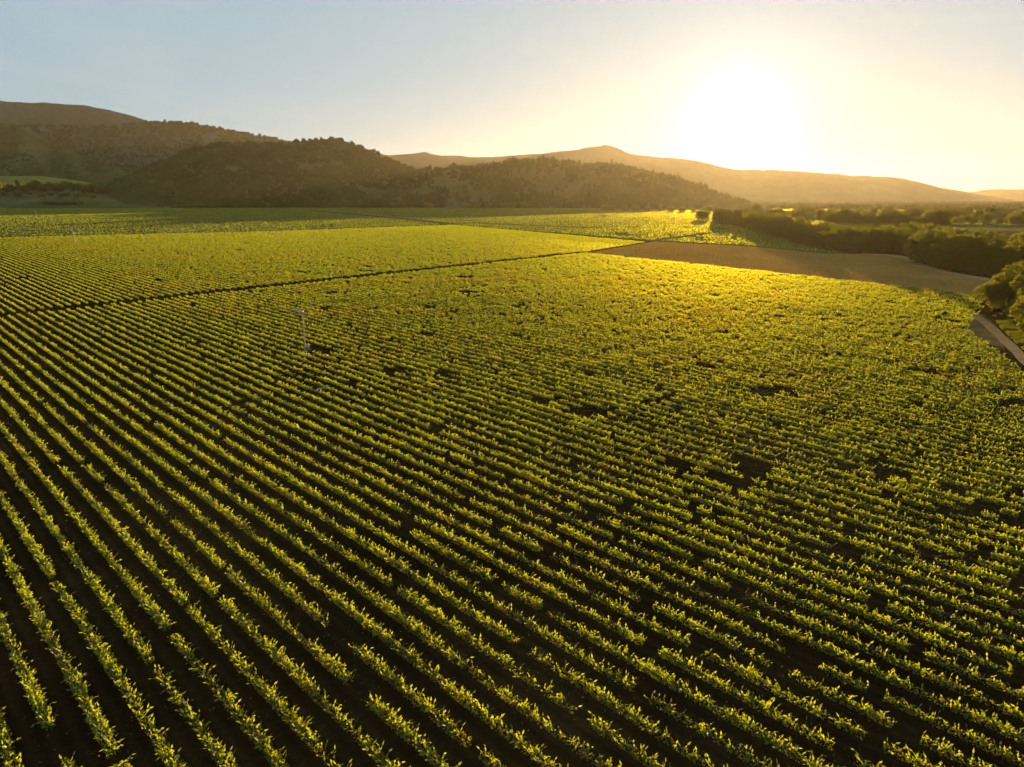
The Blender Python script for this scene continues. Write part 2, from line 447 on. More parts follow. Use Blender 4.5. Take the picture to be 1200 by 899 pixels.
r0 = math.ceil(float(np.dot(gp(0, 899), RN)) / SP)     # the first row that shows at the corner
sp = {r0 + i: '%s vine row from the bottom left corner, leafy and sunlit along its top' % words[i] for i in range(12)}
row_block(near_block, -4, 395, 1, 160, 'vine rows of the near block', 'long sunlit green vine row on dark soil, in front of the dark cross track', sp)
rest = row_block(far_block, 20, 560, 2, 135, 'vine rows beyond the dark track', 'sunlit green vine row in the block beyond the dark cross track', {})

# ------------------------------------------------------------ far vines and crops, too many to count
FQ = []; FT = []
if rest: FQ.append(rest[0]); FT.append(rest[1])
def far_crop(poly, dens_rows, step, lines=(), seed=0, hgt=1.5, wid=3.0, taper=True):
    poly_a = np.array(poly); x0, y0 = poly_a.min(0); x1, y1 = poly_a.max(0)
    c = [np.dot(p, RN) for p in poly]; t = [np.dot(p, RD) for p in poly]
    X = []; Y = []
    for q in np.arange(min(c), max(c), dens_rows):
        tt = np.arange(min(t), max(t), step) + rng.uniform(-step, step)
        X.append(q * RN[0] + tt * RD[0]); Y.append(q * RN[1] + tt * RD[1])
    X = np.concatenate(X); Y = np.concatenate(Y)
    X += rng.normal(0, .5, len(X)); Y += rng.normal(0, .5, len(X))
    px, py, _ = project(X, Y, 1 + G(Y))
    k = inside(X, Y, poly) & (px > -120) & (px < 1320)
    for (a, b, w) in lines: k &= seg_dist(X, Y, a, b) > w
    k &= fbm(X / 22, Y / 22, 77 + seed, 3) < .74
    X, Y = X[k], Y[k]; n = len(X)
    cc = np.stack([X, Y, np.full(n, hgt * .62) + rng.uniform(-.2, .2, n)], 1)
    Q = kites(cc, rng.uniform(.7, 1.3, n) * wid * .8, .75, 0)
    Q[:, :, 2] = np.clip((Q[:, :, 2] - hgt * .6) * .45 + hgt * .62, .1, hgt * 1.15)
    Q[:, :, 2] += G(Y)[:, None]
    tint = np.clip(rng.beta(2, 2, n) * .8 + (fbm(X / 140, Y / 140, 50 + seed, 3) - .35) * 1.0, 0, 1)
    print('crop', n)
    return Q, tint
lineA = (gp(365, 247), gp(530, 263.5), 9); lineB = (gp(-260, 284), gp(300, 272.5), 4); lineC = (gp(300, 272.5), gp(530, 263.5), 3)
lineD = (gp(760, 284), gp(835, 273.5), 4); lineE = (gp(560, 262.5), gp(700, 268), 6)
q, t = far_crop(P([(-260, 284), (0, 279), (300, 272.5), (530, 264.5), (640, 273), (700, 268), (830, 262), (850, 256), (850, 247), (700, 244.5), (500, 243.4), (300, 243.4), (-60, 243.4)]), 2.9, 1.9, [lineA, lineB, lineC, lineE], 1, 1.1, 1.2)
FQ.append(q); FT.append(t)
o = link('vineyard', poly_mesh('vineyard', np.concatenate(FQ), 4, [M['vine_far']], np.concatenate(FT)))
prop(o, 'far green vineyard reaching to the foot of the dark wooded hill', 'vineyard', kind='stuff')
cl = ['sunlit yellow field between the two belts of trees', 'sunlit strip of crop in front of the farthest trees at the right edge', 'bright vines between the bare brown field and the tree belt',
      'pale yellow strip of crop far off under the low mountains at the right', 'hazy yellow field strip under the sun']
for i, g in enumerate(green_polys):
    q, t = far_crop(g, 3.0, 2.0, [lineD], 5 + i, 1.2, 1.5)
    prop(link('crop', poly_mesh('crop', q, 4, [M['vine_far']], np.clip(t + .1, 0, 1))), cl[i], 'crop', kind='stuff')
fal = P([(695, 296), (768, 283.6), (880, 289.4), (960, 297.4), (1056, 299.6), (1072, 310.5), (1108, 321.5), (1170, 330.5), (1160, 346), (1000, 329), (800, 307.4)])
q, t = far_crop(fal, .95, .8, [], 30, .5, .55)  # straw added to catch the low sun and brighten the flat earth
prop(link('stubble', poly_mesh('stubble', q, 4, [M['straw']], t)), 'dry tan stubble added over the bare field to catch the low sun', 'stubble', kind='stuff')
# verge of grass beside the dirt path
vg = P([(1163, 371), (1172, 368), (1184, 374), (1192, 388), (1212, 402), (1235, 418), (1216, 424), (1196, 408), (1184, 396), (1171, 383)])
va = np.array(vg); n = 16000
X = rng.uniform(va[:, 0].min(), va[:, 0].max(), n * 3); Y = rng.uniform(va[:, 1].min(), va[:, 1].max(), n * 3)
k = inside(X, Y, vg) & (fbm(X / 3.5, Y / 3.5, 9, 2) < .60); X, Y = X[k], Y[k]
prop(link('grass', poly_mesh('grass', kites(np.stack([X, Y, .25 + G(Y)], 1), rng.uniform(.4, .8, len(X)), .3, 1.2), 4, [M['crop']], rng.random(len(X)))),
     'bright grass verge between the dirt path and the big oaks', 'grass', kind='stuff')

# sparse weeds on the bare ground between the rows
n = 60000; X = rng.uniform(-170, 170, n); Y = 30 + 190 * rng.random(n)
k = (fbm(X / 6, Y / 6, 15, 3) > .56) & (np.abs(X) < 30 + Y * .85); X, Y = X[k], Y[k]
prop(link('weeds', poly_mesh('weeds', kites(np.stack([X, Y, .07 + G(Y)], 1), rng.uniform(.12, .34, len(X)), .45, .6), 4, [M['straw'], M['tree']], rng.random(len(X)), (rng.random(len(X)) < .6).astype(int))),
     'small dry and green weeds on the dark soil between the vine rows', 'weeds', kind='stuff')

# ------------------------------------------------------------ hills
BASE = float(G(2000)) - 3
def hill(name, prof, Yb, Yr, Yk, mat, na=260, ny=60, spur=.35, fine=3.0, seed=0, spur_scale=420.0):
    prof = np.array(prof, float)
    pxs = np.linspace(prof[0, 0], prof[-1, 0], na)
    k = np.ones(3) / 3
    pys = np.interp(pxs, prof[:, 0], prof[:, 1]); ps = np.convolve(np.pad(pys, 1, 'edge'), k, 'valid'); pys = ps
    u, f, d = pxs - 600, F0 * CT - (pys - 449.5) * ST, F0 * ST + (pys - 449.5) * CT
    A = u / f; zr = H - d / f * Yr
    s = np.concatenate([np.linspace(0, 1, ny), np.linspace(1, 2, ny // 2)[1:]])
    Yv = np.where(s <= 1, Yb + (Yr - Yb) * s, Yr + (Yk - Yr) * (s - 1))
    AA, YY = np.meshgrid(A, Yv); SS = np.meshgrid(A, s)[1]; ZR = np.meshgrid(zr, Yv)[0]
    XX = AA * YY
    sf = np.where(SS <= 1, SS, 2 - SS)
    S = .45 * sf + .55 * (sf * sf * (3 - 2 * sf))
    n1 = fbm(XX / spur_scale, YY / spur_scale, seed, 4)
    Z = BASE + (ZR - BASE) * S
    Z = Z * (1 + spur * 2 * (n1 - .62) * 4 * sf * (1 - sf)) + (fbm(XX / 60, YY / 60, seed + 9, 3) - .5) * fine * 2 * (sf > .02) + (fbm(XX / 260, YY / 400, seed + 5, 3) - .5) * (fine - 3) * 8 * (sf > .5) * (fine > 4)
    V = np.stack([XX, YY, Z], 2).reshape(-1, 3)
    nr, nc = XX.shape
    i = np.arange(nr - 1)[:, None] * nc + np.arange(nc - 1)[None]
    Fc = np.stack([i, i + 1, i + nc + 1, i + nc], 2).reshape(-1, 4)
    me = index_mesh(name, V, Fc, [mat], smooth=True)
    o = link(name, me); o['kind'] = 'structure'
    return XX, YY, Z

_t = (1 + 5 ** .5) / 2
ICO_V = unit(np.array([(-1, _t, 0), (1, _t, 0), (-1, -_t, 0), (1, -_t, 0), (0, -1, _t), (0, 1, _t), (0, -1, -_t), (0, 1, -_t), (_t, 0, -1), (_t, 0, 1), (-_t, 0, -1), (-_t, 0, 1)], float))
ICO_F = np.array([(0, 11, 5), (0, 5, 1), (0, 1, 7), (0, 7, 10), (0, 10, 11), (1, 5, 9), (5, 11, 4), (11, 10, 2), (10, 7, 6), (7, 1, 8), (3, 9, 4), (3, 4, 2), (3, 2, 6), (3, 6, 8), (3, 8, 9), (4, 9, 5), (2, 4, 11), (6, 2, 10), (8, 6, 7), (9, 8, 1)])

def forest(name, grids, spacing, rad, cover, label, seed=0, mat='wood_far', only=None, conifer=None):
    Vs = []; ts = []; tot = 0
    for (XX, YY, Z) in grids:
        # pick points in every grid cell in proportion to its area
        dx = XX[:-1, 1:] - XX[:-1, :-1]; dy = YY[1:, :-1] - YY[:-1, :-1]
        area = np.abs(dx * dy); n = rng.poisson(area / spacing ** 2)
        ii, jj = np.nonzero(n > 0); rep = n[ii, jj]; ii = np.repeat(ii, rep); jj = np.repeat(jj, rep)
        a = rng.random(len(ii)); b = rng.random(len(ii))
        def bl(G): return (G[ii, jj] * (1 - a) + G[ii, jj + 1] * a) * (1 - b) + (G[ii + 1, jj] * (1 - a) + G[ii + 1, jj + 1] * a) * b
        x, y, z = bl(XX), bl(YY), bl(Z)
        px, py, _ = project(x, y, z)
        k = cover(x, y, z, px, py) & (z > BASE + 2)
        x, y, z = x[k], y[k], z[k]; tot += len(x)
        for rep_ in range(3):                           # three lobes a tree
            m = len(x)
            r = rad * np.minimum(rng.lognormal(-.05, .42, m), 1.9) * (1, .75, .6)[rep_]
            ox = rng.normal(0, rad * .45, m) * (rep_ > 0); oy = rng.normal(0, rad * .45, m) * (rep_ > 0)
            J = rng.uniform(.72, 1.25, (m, 12, 1))
            v = ICO_V[None] * J * r[:, None, None] * np.array([1, 1, .85])
            v = v + np.stack([x + ox, y + oy, z + r * .55 + rng.uniform(0, rad * .5, m) * (rep_ > 0)], 1)[:, None]
            if conifer is not None:
                cm = conifer(x, y)[:, None, None] if callable(conifer) else 0
                v = np.where(cm, (v - np.stack([x, y, z], 1)[:, None]) * np.array([.55, .55, 1.7]) + np.stack([x, y, z], 1)[:, None], v)
            Vs.append(v[:, ICO_F].reshape(-1, 3)); ts.append(np.repeat(np.clip(rng.beta(2, 2, m) * .6 + (fbm(x / 70, y / 70, seed + 3, 3) - .38) * 1.6, 0, 1), 20))
    me = poly_mesh(name, np.concatenate(Vs), 3, [M[mat]], np.concatenate(ts))
    o = link(name, me); prop(o, label, 'woods', kind='stuff')
    print(name, tot)
    return o

gA = hill('hill', [(92, 236), (110, 224), (130, 214), (150, 208), (180, 194), (200, 187), (215, 179), (240, 172), (265, 168), (300, 169), (330, 168), (360, 165), (385, 163), (405, 166), (430, 175), (460, 190), (500, 204), (540, 218), (585, 238)], 1790, 2240, 2760, M['hill'], 320, 70, seed=2, spur=.55)
gL = hill('hill', [(95, 240), (150, 225), (200, 216), (250, 208), (290, 205), (330, 206), (380, 213), (420, 226), (455, 241)], 1760, 1920, 2160, M['hill'], 200, 36, seed=4, spur=.1)
gB = hill('hill', [(425, 238), (450, 222), (470, 208), (500, 200), (530, 198), (580, 195), (605, 190), (625, 187), (650, 189), (680, 194), (715, 193), (740, 198), (770, 205), (800, 213), (830, 224), (855, 234), (880, 240)], 1770, 2050, 2560, M['hill'], 320, 66, seed=7, spur=.55)
gF = hill('hill', [(-300, 217), (-60, 218), (0, 219), (60, 220), (100, 221), (140, 226), (180, 236), (200, 242)], 1650, 2000, 2320, M['slope'], 140, 40, seed=12, spur=.05, fine=.6)
gG = hill('green_slope', [(-300, 203), (-60, 205), (0, 206), (50, 206.5), (70, 209), (110, 215), (140, 222)], 2640, 3040, 3360, M['sun_painted_green'], 120, 24, seed=13, spur=.05, fine=1)
gM1 = hill('hill', [(-420, 150), (-200, 132), (-60, 139), (0, 144), (30, 150), (60, 163), (90, 175), (110, 188), (140, 200), (170, 212), (200, 228)], 3100, 3500, 3750, M['slope'], 220, 60, seed=15, spur=.5, fine=4)
gM2 = hill('hill', [(-420, 160), (-100, 155), (0, 149), (40, 147), (100, 148), (150, 146), (190, 143), (220, 144), (250, 148), (290, 157), (340, 165), (380, 172), (430, 200), (470, 232)], 3350, 3750, 4000, M['ridge'], 300, 60, seed=17, spur=.5, fine=5)
gM3 = hill('mountain', [(-420, 110), (-100, 112), (0, 119), (50, 121), (100, 124), (140, 132), (180, 144), (230, 160), (290, 190), (330, 228)], 3700, 4000, 4500, M['ridge'], 220, 50, seed=19, spur=.5, fine=6)
hill('mountain', [(360, 220), (420, 176), (450, 180), (470, 182), (485, 181), (500, 179), (515, 183), (535, 182), (560, 184), (590, 183), (605, 182), (635, 181), (655, 177), (690, 172), (708, 169.5), (722, 174), (745, 182), (780, 185), (820, 190), (870, 199), (910, 200), (960, 202), (1000, 206), (1040, 207.5), (1060, 209), (1100, 219), (1140, 227), (1190, 234)], 4160, 4960, 5760, M['ridge'], 420, 40, seed=21, spur=.4, fine=7)
hill('mountain', [(940, 214), (1000, 215), (1060, 220), (1140, 224.5), (1165, 221.5), (1200, 222), (1260, 219), (1400, 224), (1500, 230)], 6400, 7600, 8800, M['ridge'], 160, 30, seed=23, spur=.3, fine=7)

def coverA(x, y, z, px, py):
    n = fbm(x / 55, y / 55, 41, 3)
    tan = np.exp(-(((px - 200) / 45) ** 2 + ((py - 218) / 8) ** 2)) + .7 * np.exp(-(((px - 368) / 40) ** 2 + ((py - 195) / 6) ** 2)) + np.exp(-(((px - 470) / 60) ** 2 + ((py - 228) / 14) ** 2))
    return n < .75 - .42 * np.minimum(tan, 1)
def coverB(x, y, z, px, py):
    n = fbm(x / 60, y / 60, 43, 3)
    tan = np.exp(-(((px - 540) / 80) ** 2 + ((py - 232) / 12) ** 2)) + .5 * np.exp(-(((px - 520) / 30) ** 2 + ((py - 218) / 8) ** 2))
    return n < .75 - .42 * np.minimum(tan, 1)
forest('forest', [gA], 9.6, 5.0, coverA, 'dark oak woods covering the big rounded hill', 1)
forest('forest', [gL], 8, 4.8, lambda x, y, z, px, py: fbm(x / 40, y / 40, 5, 2) < .86, 'dense dark woods on the low spur in front of the big hill', 2)
forest('forest', [gB], 9.8, 5.0, coverB, 'hazy golden woods on the lower hill beside the sun', 3, conifer=lambda x, y: (vnoise(x / 30, y / 30, 4) > .6))
forest('forest', [gM1], 16, 6, lambda x, y, z, px, py: fbm(x / 90, y / 90, 6, 3) < .57, 'scattered woods on the grassy slope at the left edge', 4)
forest('forest', [gM2], 12.5, 6.5, lambda x, y, z, px, py: fbm(x / 90, y / 90, 8, 3) < .80, 'woods on the middle ridge behind the big hill', 5)

# ------------------------------------------------------------ trees one can tell apart
def tree_meshes(h, crown_r, nleaf, leaf, kind, seed):
    """Crown (leaf quads round limbs) and trunk with limbs; base at the origin."""
    r = np.random.default_rng(seed)
    mb = MB(); cr0 = h * .32
    lean = r.normal(0, .04, 2) * h
    mb.tube([(0, 0, -.3), (lean[0] * .3, lean[1] * .3, h * .16), (lean[0] * .7, lean[1] * .7, h * .34), (lean[0], lean[1], h * .52)], [h * .038, h * .027, h * .022, h * .014], 8)
    lobes = []
    nl = {'oak': 13, 'tall': 11, 'shrub': 7}[kind]
    for i in range(nl):
        a = i * 2.4 + r.uniform(-.4, .4); e = r.uniform(0, 1)
        if kind == 'oak': rad = crown_r * r.uniform(.35, .75); z = h * (.22 + .56 * (1 - (rad / crown_r) ** 2) * r.uniform(.45, 1.05)); lr = crown_r * r.uniform(.30, .50)
        elif kind == 'tall': rad = crown_r * r.uniform(.1, .6); z = h * (.3 + .6 * i / nl); lr = crown_r * r.uniform(.38, .55) * (1.1 - .35 * i / nl)
        else: rad = crown_r * r.uniform(.2, .6); z = h * r.uniform(.35, .7); lr = crown_r * r.uniform(.4, .55)
        c = np.array([lean[0] + math.cos(a) * rad, lean[1] + math.sin(a) * rad, z]); lobes.append((c, lr))
        st = np.array([lean[0] * .6, lean[1] * .6, h * r.uniform(.22, .42)])
        mid = (st + c) / 2 + np.array([0, 0, -h * .03])
        mb.tube([st, mid, c], [h * .013, h * .009, h * .004], 4)
    if kind == 'oak':
        for a in range(5): lobes.append((np.array([math.cos(a * 1.26 + seed) * crown_r * .55, math.sin(a * 1.26 + seed) * crown_r * .55, h * .2]), crown_r * .30))
        lobes.append((np.array([lean[0], lean[1], h * .78]), crown_r * .42))
    tr = index_mesh('trunk', np.concatenate(mb.V), np.array(mb.F), [M['bark']])
    global rng
    keep = rng; rng = r
    w = np.array([l[1] ** 2 for l in lobes]); w /= w.sum()
    li = r.choice(len(lobes), nleaf, p=w)
    cs = np.array([l[0] for l in lobes])[li]; lr = np.array([l[1] for l in lobes])[li]
    d = unit(r.normal(size=(nleaf, 3)))
    # each lobe made of sub-clumps: keep leaves where a cell noise of the direction is high
    rad = lr * (1 - np.abs(r.normal(0, .22, nleaf))).clip(.1, 1.0) * (1 + .35 * (fbm(d[:, 0] * 2.2 + li * 3.1, d[:, 1] * 2.2 + d[:, 2] * 3.3, seed % 50, 2) - .5))
    c = cs + d * rad[:, None] * np.array([1, 1, .8])
    Q = kites(c, leaf * r.uniform(.6, 1.4, nleaf), .8, .1)
    tint = np.clip(r.beta(2, 2, nleaf) * .8 + r.uniform(-.1, .25, len(lobes))[li], 0, 1)
    rng = keep
    return tr, poly_mesh('crown', Q, 4, [M['tree']], tint)

protos = {}
def proto(key, *a):
    if key not in protos: protos[key] = tree_meshes(*a)
    return protos[key]
def plant(name, key, args, x, y, z, s, rz, label, cat, group=None, sz=None):
    tr, cr = proto(key, *args)
    o = empty(name, (x, y, z if z else float(G(y))), rz); o.scale = (s, s, sz or s)
    prop(o, label, cat, group)
    link('trunk', tr, o); link('crown', cr, o)
    return o

def by_px(px, base_py, top_py):
    """Ground point and height of a tree whose foot and top show at these heights in the frame."""
    g = gp(px, base_py)
    u, f, d = ray(px, top_py)
    return g[0], g[1], H - d / f * g[1]

# the big oaks at the right edge, beside the path
for i, (px, b, t, lab) in enumerate([(1181, 368, 326, 'rounded green oak standing at the corner of the vineyard by the dirt path'),
                                     (1207, 379, 327, 'largest oak at the right edge, behind the grass verge of the path'),
                                     (1221, 398, 350, 'lower oak at the right edge, over the bend of the path'),
                                     (1246, 390, 318, 'tall oak partly cut off by the right edge, behind the path'),
                                     (1196, 361, 322, 'oak behind the rounded corner oak, farther from the path'),
                                     (1222, 366, 316, 'oak at the right edge, rearmost of the big oaks by the path')]):
    x, y, h = by_px(px, b, t)
    plant('oak_tree', 'big%d' % (i % 3), (17, 8.2, 11000, .55, 'oak', 100 + i), x, y, 0, h / 16, i * 1.3, lab, 'tree')

far_args = {'o1': (12, 6.6, 1500, 1.15, 'oak', 11), 'o2': (12, 6.0, 1500, 1.1, 'oak', 12), 'o3': (12, 7.2, 1600, 1.2, 'oak', 13), 't1': (12, 4.0, 1200, 1.1, 'tall', 14), 's1': (12, 8.5, 1200, 1.3, 'shrub', 15),
            'm1': (12, 6.6, 3600, .72, 'oak', 16), 'm2': (12, 6.2, 3600, .72, 'oak', 17), 'm3': (12, 7.4, 3800, .74, 'oak', 18), 'm4': (12, 4.6, 3000, .68, 'tall', 19)}
ntree = 0
def belt(line, n, hpx, keys, label, group, jit=3.0, z=0, jx=8, hmin=6, hmax=17, specials=None, name='oak_tree', nudge=None):
    global ntree
    line = np.array(line, float)
    seg = np.r_[0, np.cumsum(np.hypot(*(np.diff(line, axis=0).T)))]
    R_ = np.random.default_rng(len(line) * 31 + n * 7 + int(line[0, 0]))
    for i in range(n):
        t = seg[-1] * (i + .5 + R_.uniform(-.35, .35)) / n
        px = np.interp(t, seg, line[:, 0]); py = np.interp(t, seg, line[:, 1]) + R_.uniform(-jit, 0)
        x, y, _ = by_px(px, py, py - 5)
        dist = math.hypot(x, y)
        h = min(hmax, max(hmin, hpx * R_.uniform(.55, 1.25) * dist / 811))
        key = keys[int(R_.integers(len(keys)))]
        s = h / 12
        lab = (specials or {}).get(i, label)
        plant(name, key, far_args[key], x, y, z, s * R_.uniform(.9, 1.25), R_.uniform(0, 6.28), lab, 'tree', group, s)
        ntree += 1
mk = ['m1', 'm2', 'm3', 'm1', 'm3', 'm4']; ok = ['o1', 'o2', 'o3', 't1', 'o3']
belt([(1070, 299), (1090, 311), (1120, 319), (1165, 325.5), (1215, 329)], 15, 36, mk, 'dark oak on the near edge of the dense grove, along the curved dirt road', 'oaks along the curved dirt road', 2)
belt([(1062, 293), (1100, 306), (1150, 313), (1225, 318)], 15, 32, mk, 'oak in the middle of the dense grove behind the curved dirt road', 'oaks inside the dense grove', 3)
belt([(1065, 286), (1110, 296), (1160, 302), (1225, 307)], 13, 20, mk, 'oak deep in the dense grove behind the curved dirt road', 'oaks deep in the dense grove', 3)
belt([(1075, 281), (1130, 287), (1225, 294)], 11, 13, ok, 'small oak on the far side of the dense grove', 'oaks on the far side of the grove', 4)
belt([(835, 262), (880, 270), (920, 281), (960, 291), (1005, 297), (1065, 298)], 22, 25, mk, 'hazy tree in the belt behind the bare brown field', 'trees behind the bare brown field', 2, specials={19: 'round tree standing clear in the belt behind the bare brown field'})
belt([(820, 259), (870, 266), (920, 277), (980, 291), (1050, 294)], 20, 19, ok, 'tree in the rear of the belt behind the bare brown field', 'trees in the rear of that belt', 3)
belt([(955, 262), (1000, 265), (1040, 268), (1085, 271), (1110, 272)], 13, 19, ok, 'round tree in the second belt, behind the yellow field', 'round trees behind the yellow field', 2, hmax=19)
belt([(900, 256), (940, 257), (975, 259)], 7, 12, ok, 'small hazy tree at the far end of the yellow field', 'small hazy trees by the yellow field', 1)
belt([(1060, 258), (1120, 258.5), (1225, 260)], 18, 12, ok, 'tree in the long dark belt behind the bright crop strip', 'trees behind the bright crop strip', 1, hmax=17)
belt([(1060, 262), (1110, 266), (1160, 263), (1225, 265)], 13, 11, ['s1', 'o1', 'o2'], 'low bushy tree scattered around the small white houses', 'low trees around the houses', 2)
belt([(860, 251), (930, 252), (1020, 252.5), (1120, 253), (1225, 254)], 30, 9, ok, 'tiny tree in the hazy valley beyond the second belt', 'tiny trees in the hazy valley', 1, hmax=15)
belt([(1000, 249), (1100, 249), (1225, 250)], 18, 6, ok, 'tiny distant tree under the low mountains', 'tiny distant trees under the low mountains', .6, hmax=15)
belt([(883, 250), (888, 250)], 2, 13, ['o2'], 'hazy tree standing just below the sun, above the far trees', 'hazy trees just below the sun', .3, hmax=22)
belt([(700, 247.2), (860, 250)], 12, 9, ok, 'hazy tree at the foot of the hill under the sun', 'hazy trees at the foot of the hill', .5, hmax=14)
# farthest woodland strips of the plain
Vs = []
for (py, px0, px1, n) in ((239.5, 850, 1300, 600), (241.5, 850, 1300, 520), (244.5, 900, 1300, 380), (237.2, 800, 1300, 700)):
    px = rng.uniform(px0, px1, n); pyy = py + rng.normal(0, .35, n)
    u = px - 600; f = F0 * CT - (pyy - 449.5) * ST; d = F0 * ST + (pyy - 449.5) * CT
    hh = H - float(G(2000)); x = hh * u / d; y = hh * f / d
    k = (d > 4) & (fbm(px / 14, pyy * 3, 3, 2) < .62); x, y = x[k], y[k]
    r = rng.uniform(4, 7.5, len(x))
    v = ICO_V[None] * rng.uniform(.7, 1.3, (len(x), 12, 1)) * (r[:, None, None] * np.array([1.6, 1.6, .75])) + np.stack([x, y, r * .5 + G(y)], 1)[:, None]
    Vs.append(v[:, ICO_F].reshape(-1, 3))
Vs = np.concatenate(Vs)
prop(link('treeline', poly_mesh('treeline', Vs, 3, [M['wood_far']], rng.random(len(Vs) // 3))), 'hazy far-off treelines across the plain under the mountains', 'woods', kind='stuff')

# row of trees and low hedge at the left, on the raised ground before the slopes
def zat(G, x, y):
    XX, YY, Z = G
    j = int(np.clip(np.searchsorted(YY[:, 0], y), 0, len(YY) - 1)); return float(np.interp(x, XX[j], Z[j]))
for i, px in enumerate([-40, -30, -21, -12, -4, 4, 10, 17, 25, 31, 38, 44, 50, 57, 62, 69, 75, 81, 87, 93, 98, 104, 110, 116, 121, 127]):
    Y = 1890 + (i * 31) % 90
    x = (px - 600) / 811 * Y; z = zat(gF, x, Y)
    h = (22, 27, 20, 25, 30, 23, 18)[i % 7] * (1.0 if i > 3 else .9)
    plant('oak_tree', ok[i % 5], far_args[ok[i % 5]], x, Y, z - 1.5, h / 12 * 1.05, i * 1.7, 'dark round tree in the row before the pale green slope', 'tree', 'dark trees in the row before the pale green slope', h / 12)
for i, px in enumerate([-8, 6, 22, 36, 49, 60, 72, 79, 91, 99, 108]):
    Y = 1830 + (i * 23) % 45; x = (px - 600) / 811 * Y; z = zat(gF, x, Y)
    plant('shrub', 's1', far_args['s1'], x, Y, z - 1, 1.1 + .2 * (i % 3), i * 1.1, 'low dark shrub below the row of dark round trees', 'shrub', 'shrubs below the row of dark trees', .95)
for i, px in enumerate([52, 56, 61, 68, 73, 78, 83, 88, 93]):
    Y = 1735; x = (px - 600) / 811 * Y; z = zat(gF, x, Y)
    plant('shrub', 's1', far_args['s1'], x, Y, z - 1, 1.1, i * 1.1, 'low dark shrub in the broken hedge across the shaded green field', 'shrub', 'shrubs of the hedge in the shaded field', .85)
for i, (px, w) in enumerate([(462, 8), (470, 10), (478, 9), (484, 7), (503, 5), (548, 6), (560, 6), (572, 8), (590, 8), (601, 6), (615, 8)]):
    g = gp(px, 244)
    plant('shrub', 's1', far_args['s1'], g[0], g[1], 0, 1.5 + .2 * (i % 3), i * 1.3, 'dark bush at the foot of the tan slope between the two hills', 'shrub', 'bushes at the foot of the hills', 1.2)

# ------------------------------------------------------------ wind machines
def wind_machine():
    o = empty('wind_machine')
    prop(o, 'white vineyard wind machine among the rows, the nearest and clearest one', 'wind machine', 'wind machines in the vineyard')
    m = MB(); m.tube([(0, 0, 0), (0, 0, .12), (0, 0, .14), (0, 0, 4.5), (0, 0, 9.2)], [.5, .5, .19, .15, .10], 12)
    m.build('tower', M['white'], o)
    m = MB(); m.box((.95, 0, .12), (1.9, 1.0, .24)); m.box((.85, 0, .62), (1.2, .7, .8)); m.box((.85, 0, 1.08), (1.3, .8, .1)); m.tube([(1.2, .2, 1.1), (1.2, .2, 1.7)], [.06, .06], 6)
    e = m.build('engine_box', M['engine'], o)
    m = MB(); m.tube([(-.45, 0, 9.25), (-.2, 0, 9.32), (.3, 0, 9.38), (.5, 0, 9.4)], [.1, .22, .22, .12], 8); m.tube([(0, 0, 9.1), (0, 0, 9.35)], [.2, .2], 8)
    m.build('gearbox', M['white'], o)
    # propeller with two twisted tapering blades, at rest, tilted a few degrees down
    ang = math.radians(25)
    for sgn in (1, -1):
        V = []; n = 7
        for i in range(n):
            t = i / (n - 1); rr = .15 + 2.75 * t; w = .20 + .12 * math.sin(math.pi * min(1, t * 1.3)) - .1 * t; tw = math.radians(32 * (1 - t) + 6)
            for (a, b) in ((-w, 0), (0, .035), (w, 0), (0, -.035)):
                lx = a * math.sin(tw) + b * math.cos(tw); ly = a * math.cos(tw) - b * math.sin(tw)
                yy = math.cos(ang) * rr * sgn - math.sin(ang) * ly * sgn; zz = math.sin(ang) * rr * sgn + math.cos(ang) * ly * sgn
                V.append((-.55 + lx, yy, 9.24 + zz))
        Fq = [(i * 4 + k, i * 4 + (k + 1) % 4, (i + 1) * 4 + (k + 1) % 4, (i + 1) * 4 + k) for i in range(n - 1) for k in range(4)] + [(3, 2, 1, 0), tuple(range(4 * n - 4, 4 * n))]
        link('blade', index_mesh('blade', np.array(V), np.array(Fq), [M['white']]), o)
    m = MB(); m.tube([(-.42, 0, 9.24), (-.6, 0, 9.22), (-.72, 0, 9.21)], [.2, .18, .05], 8); m.build('hub', M['engine'], o)
    return o
wm = wind_machine()
for i, (px, py, rz, lab) in enumerate([(358, 412, math.radians(75), None), (87.5, 284.5, math.radians(95), 'smaller pale wind machine standing near the left edge in the far block'),
                                (43.5, 257, math.radians(60), 'tiny pale wind machine standing in the shaded field near the left edge'), (1.5, 249, math.radians(100), 'faint pale wind machine at the very left edge in the shaded field')]):
    if i == 0: o = wm
    else:
        o = wm.copy(); C.objects.link(o)
        for ch in wm.children:
            c = ch.copy(); C.objects.link(c); c.parent = o
        o['label'] = lab
    g = gp(px, py); o.location = (g[0], g[1], float(G(g[1])) + .02); o.rotation_euler = (0, 0, rz)

# an irrigation pipe lying in the vines, and an upturned white bin in the bare patch
a, b = gp(372, 461), gp(386, 460.5); zp = float(G(a[1]))
m = MB(); m.tube([(a[0], a[1], zp + .95), ((a[0] + b[0]) / 2, (a[1] + b[1]) / 2, zp + .97), (b[0], b[1], zp + .95)], [.09, .09, .09], 8)
pp = m.build('irrigation_pipe', M['white']); prop(pp, 'pale pipe lying across the vine tops below the nearest wind machine', 'pipe')

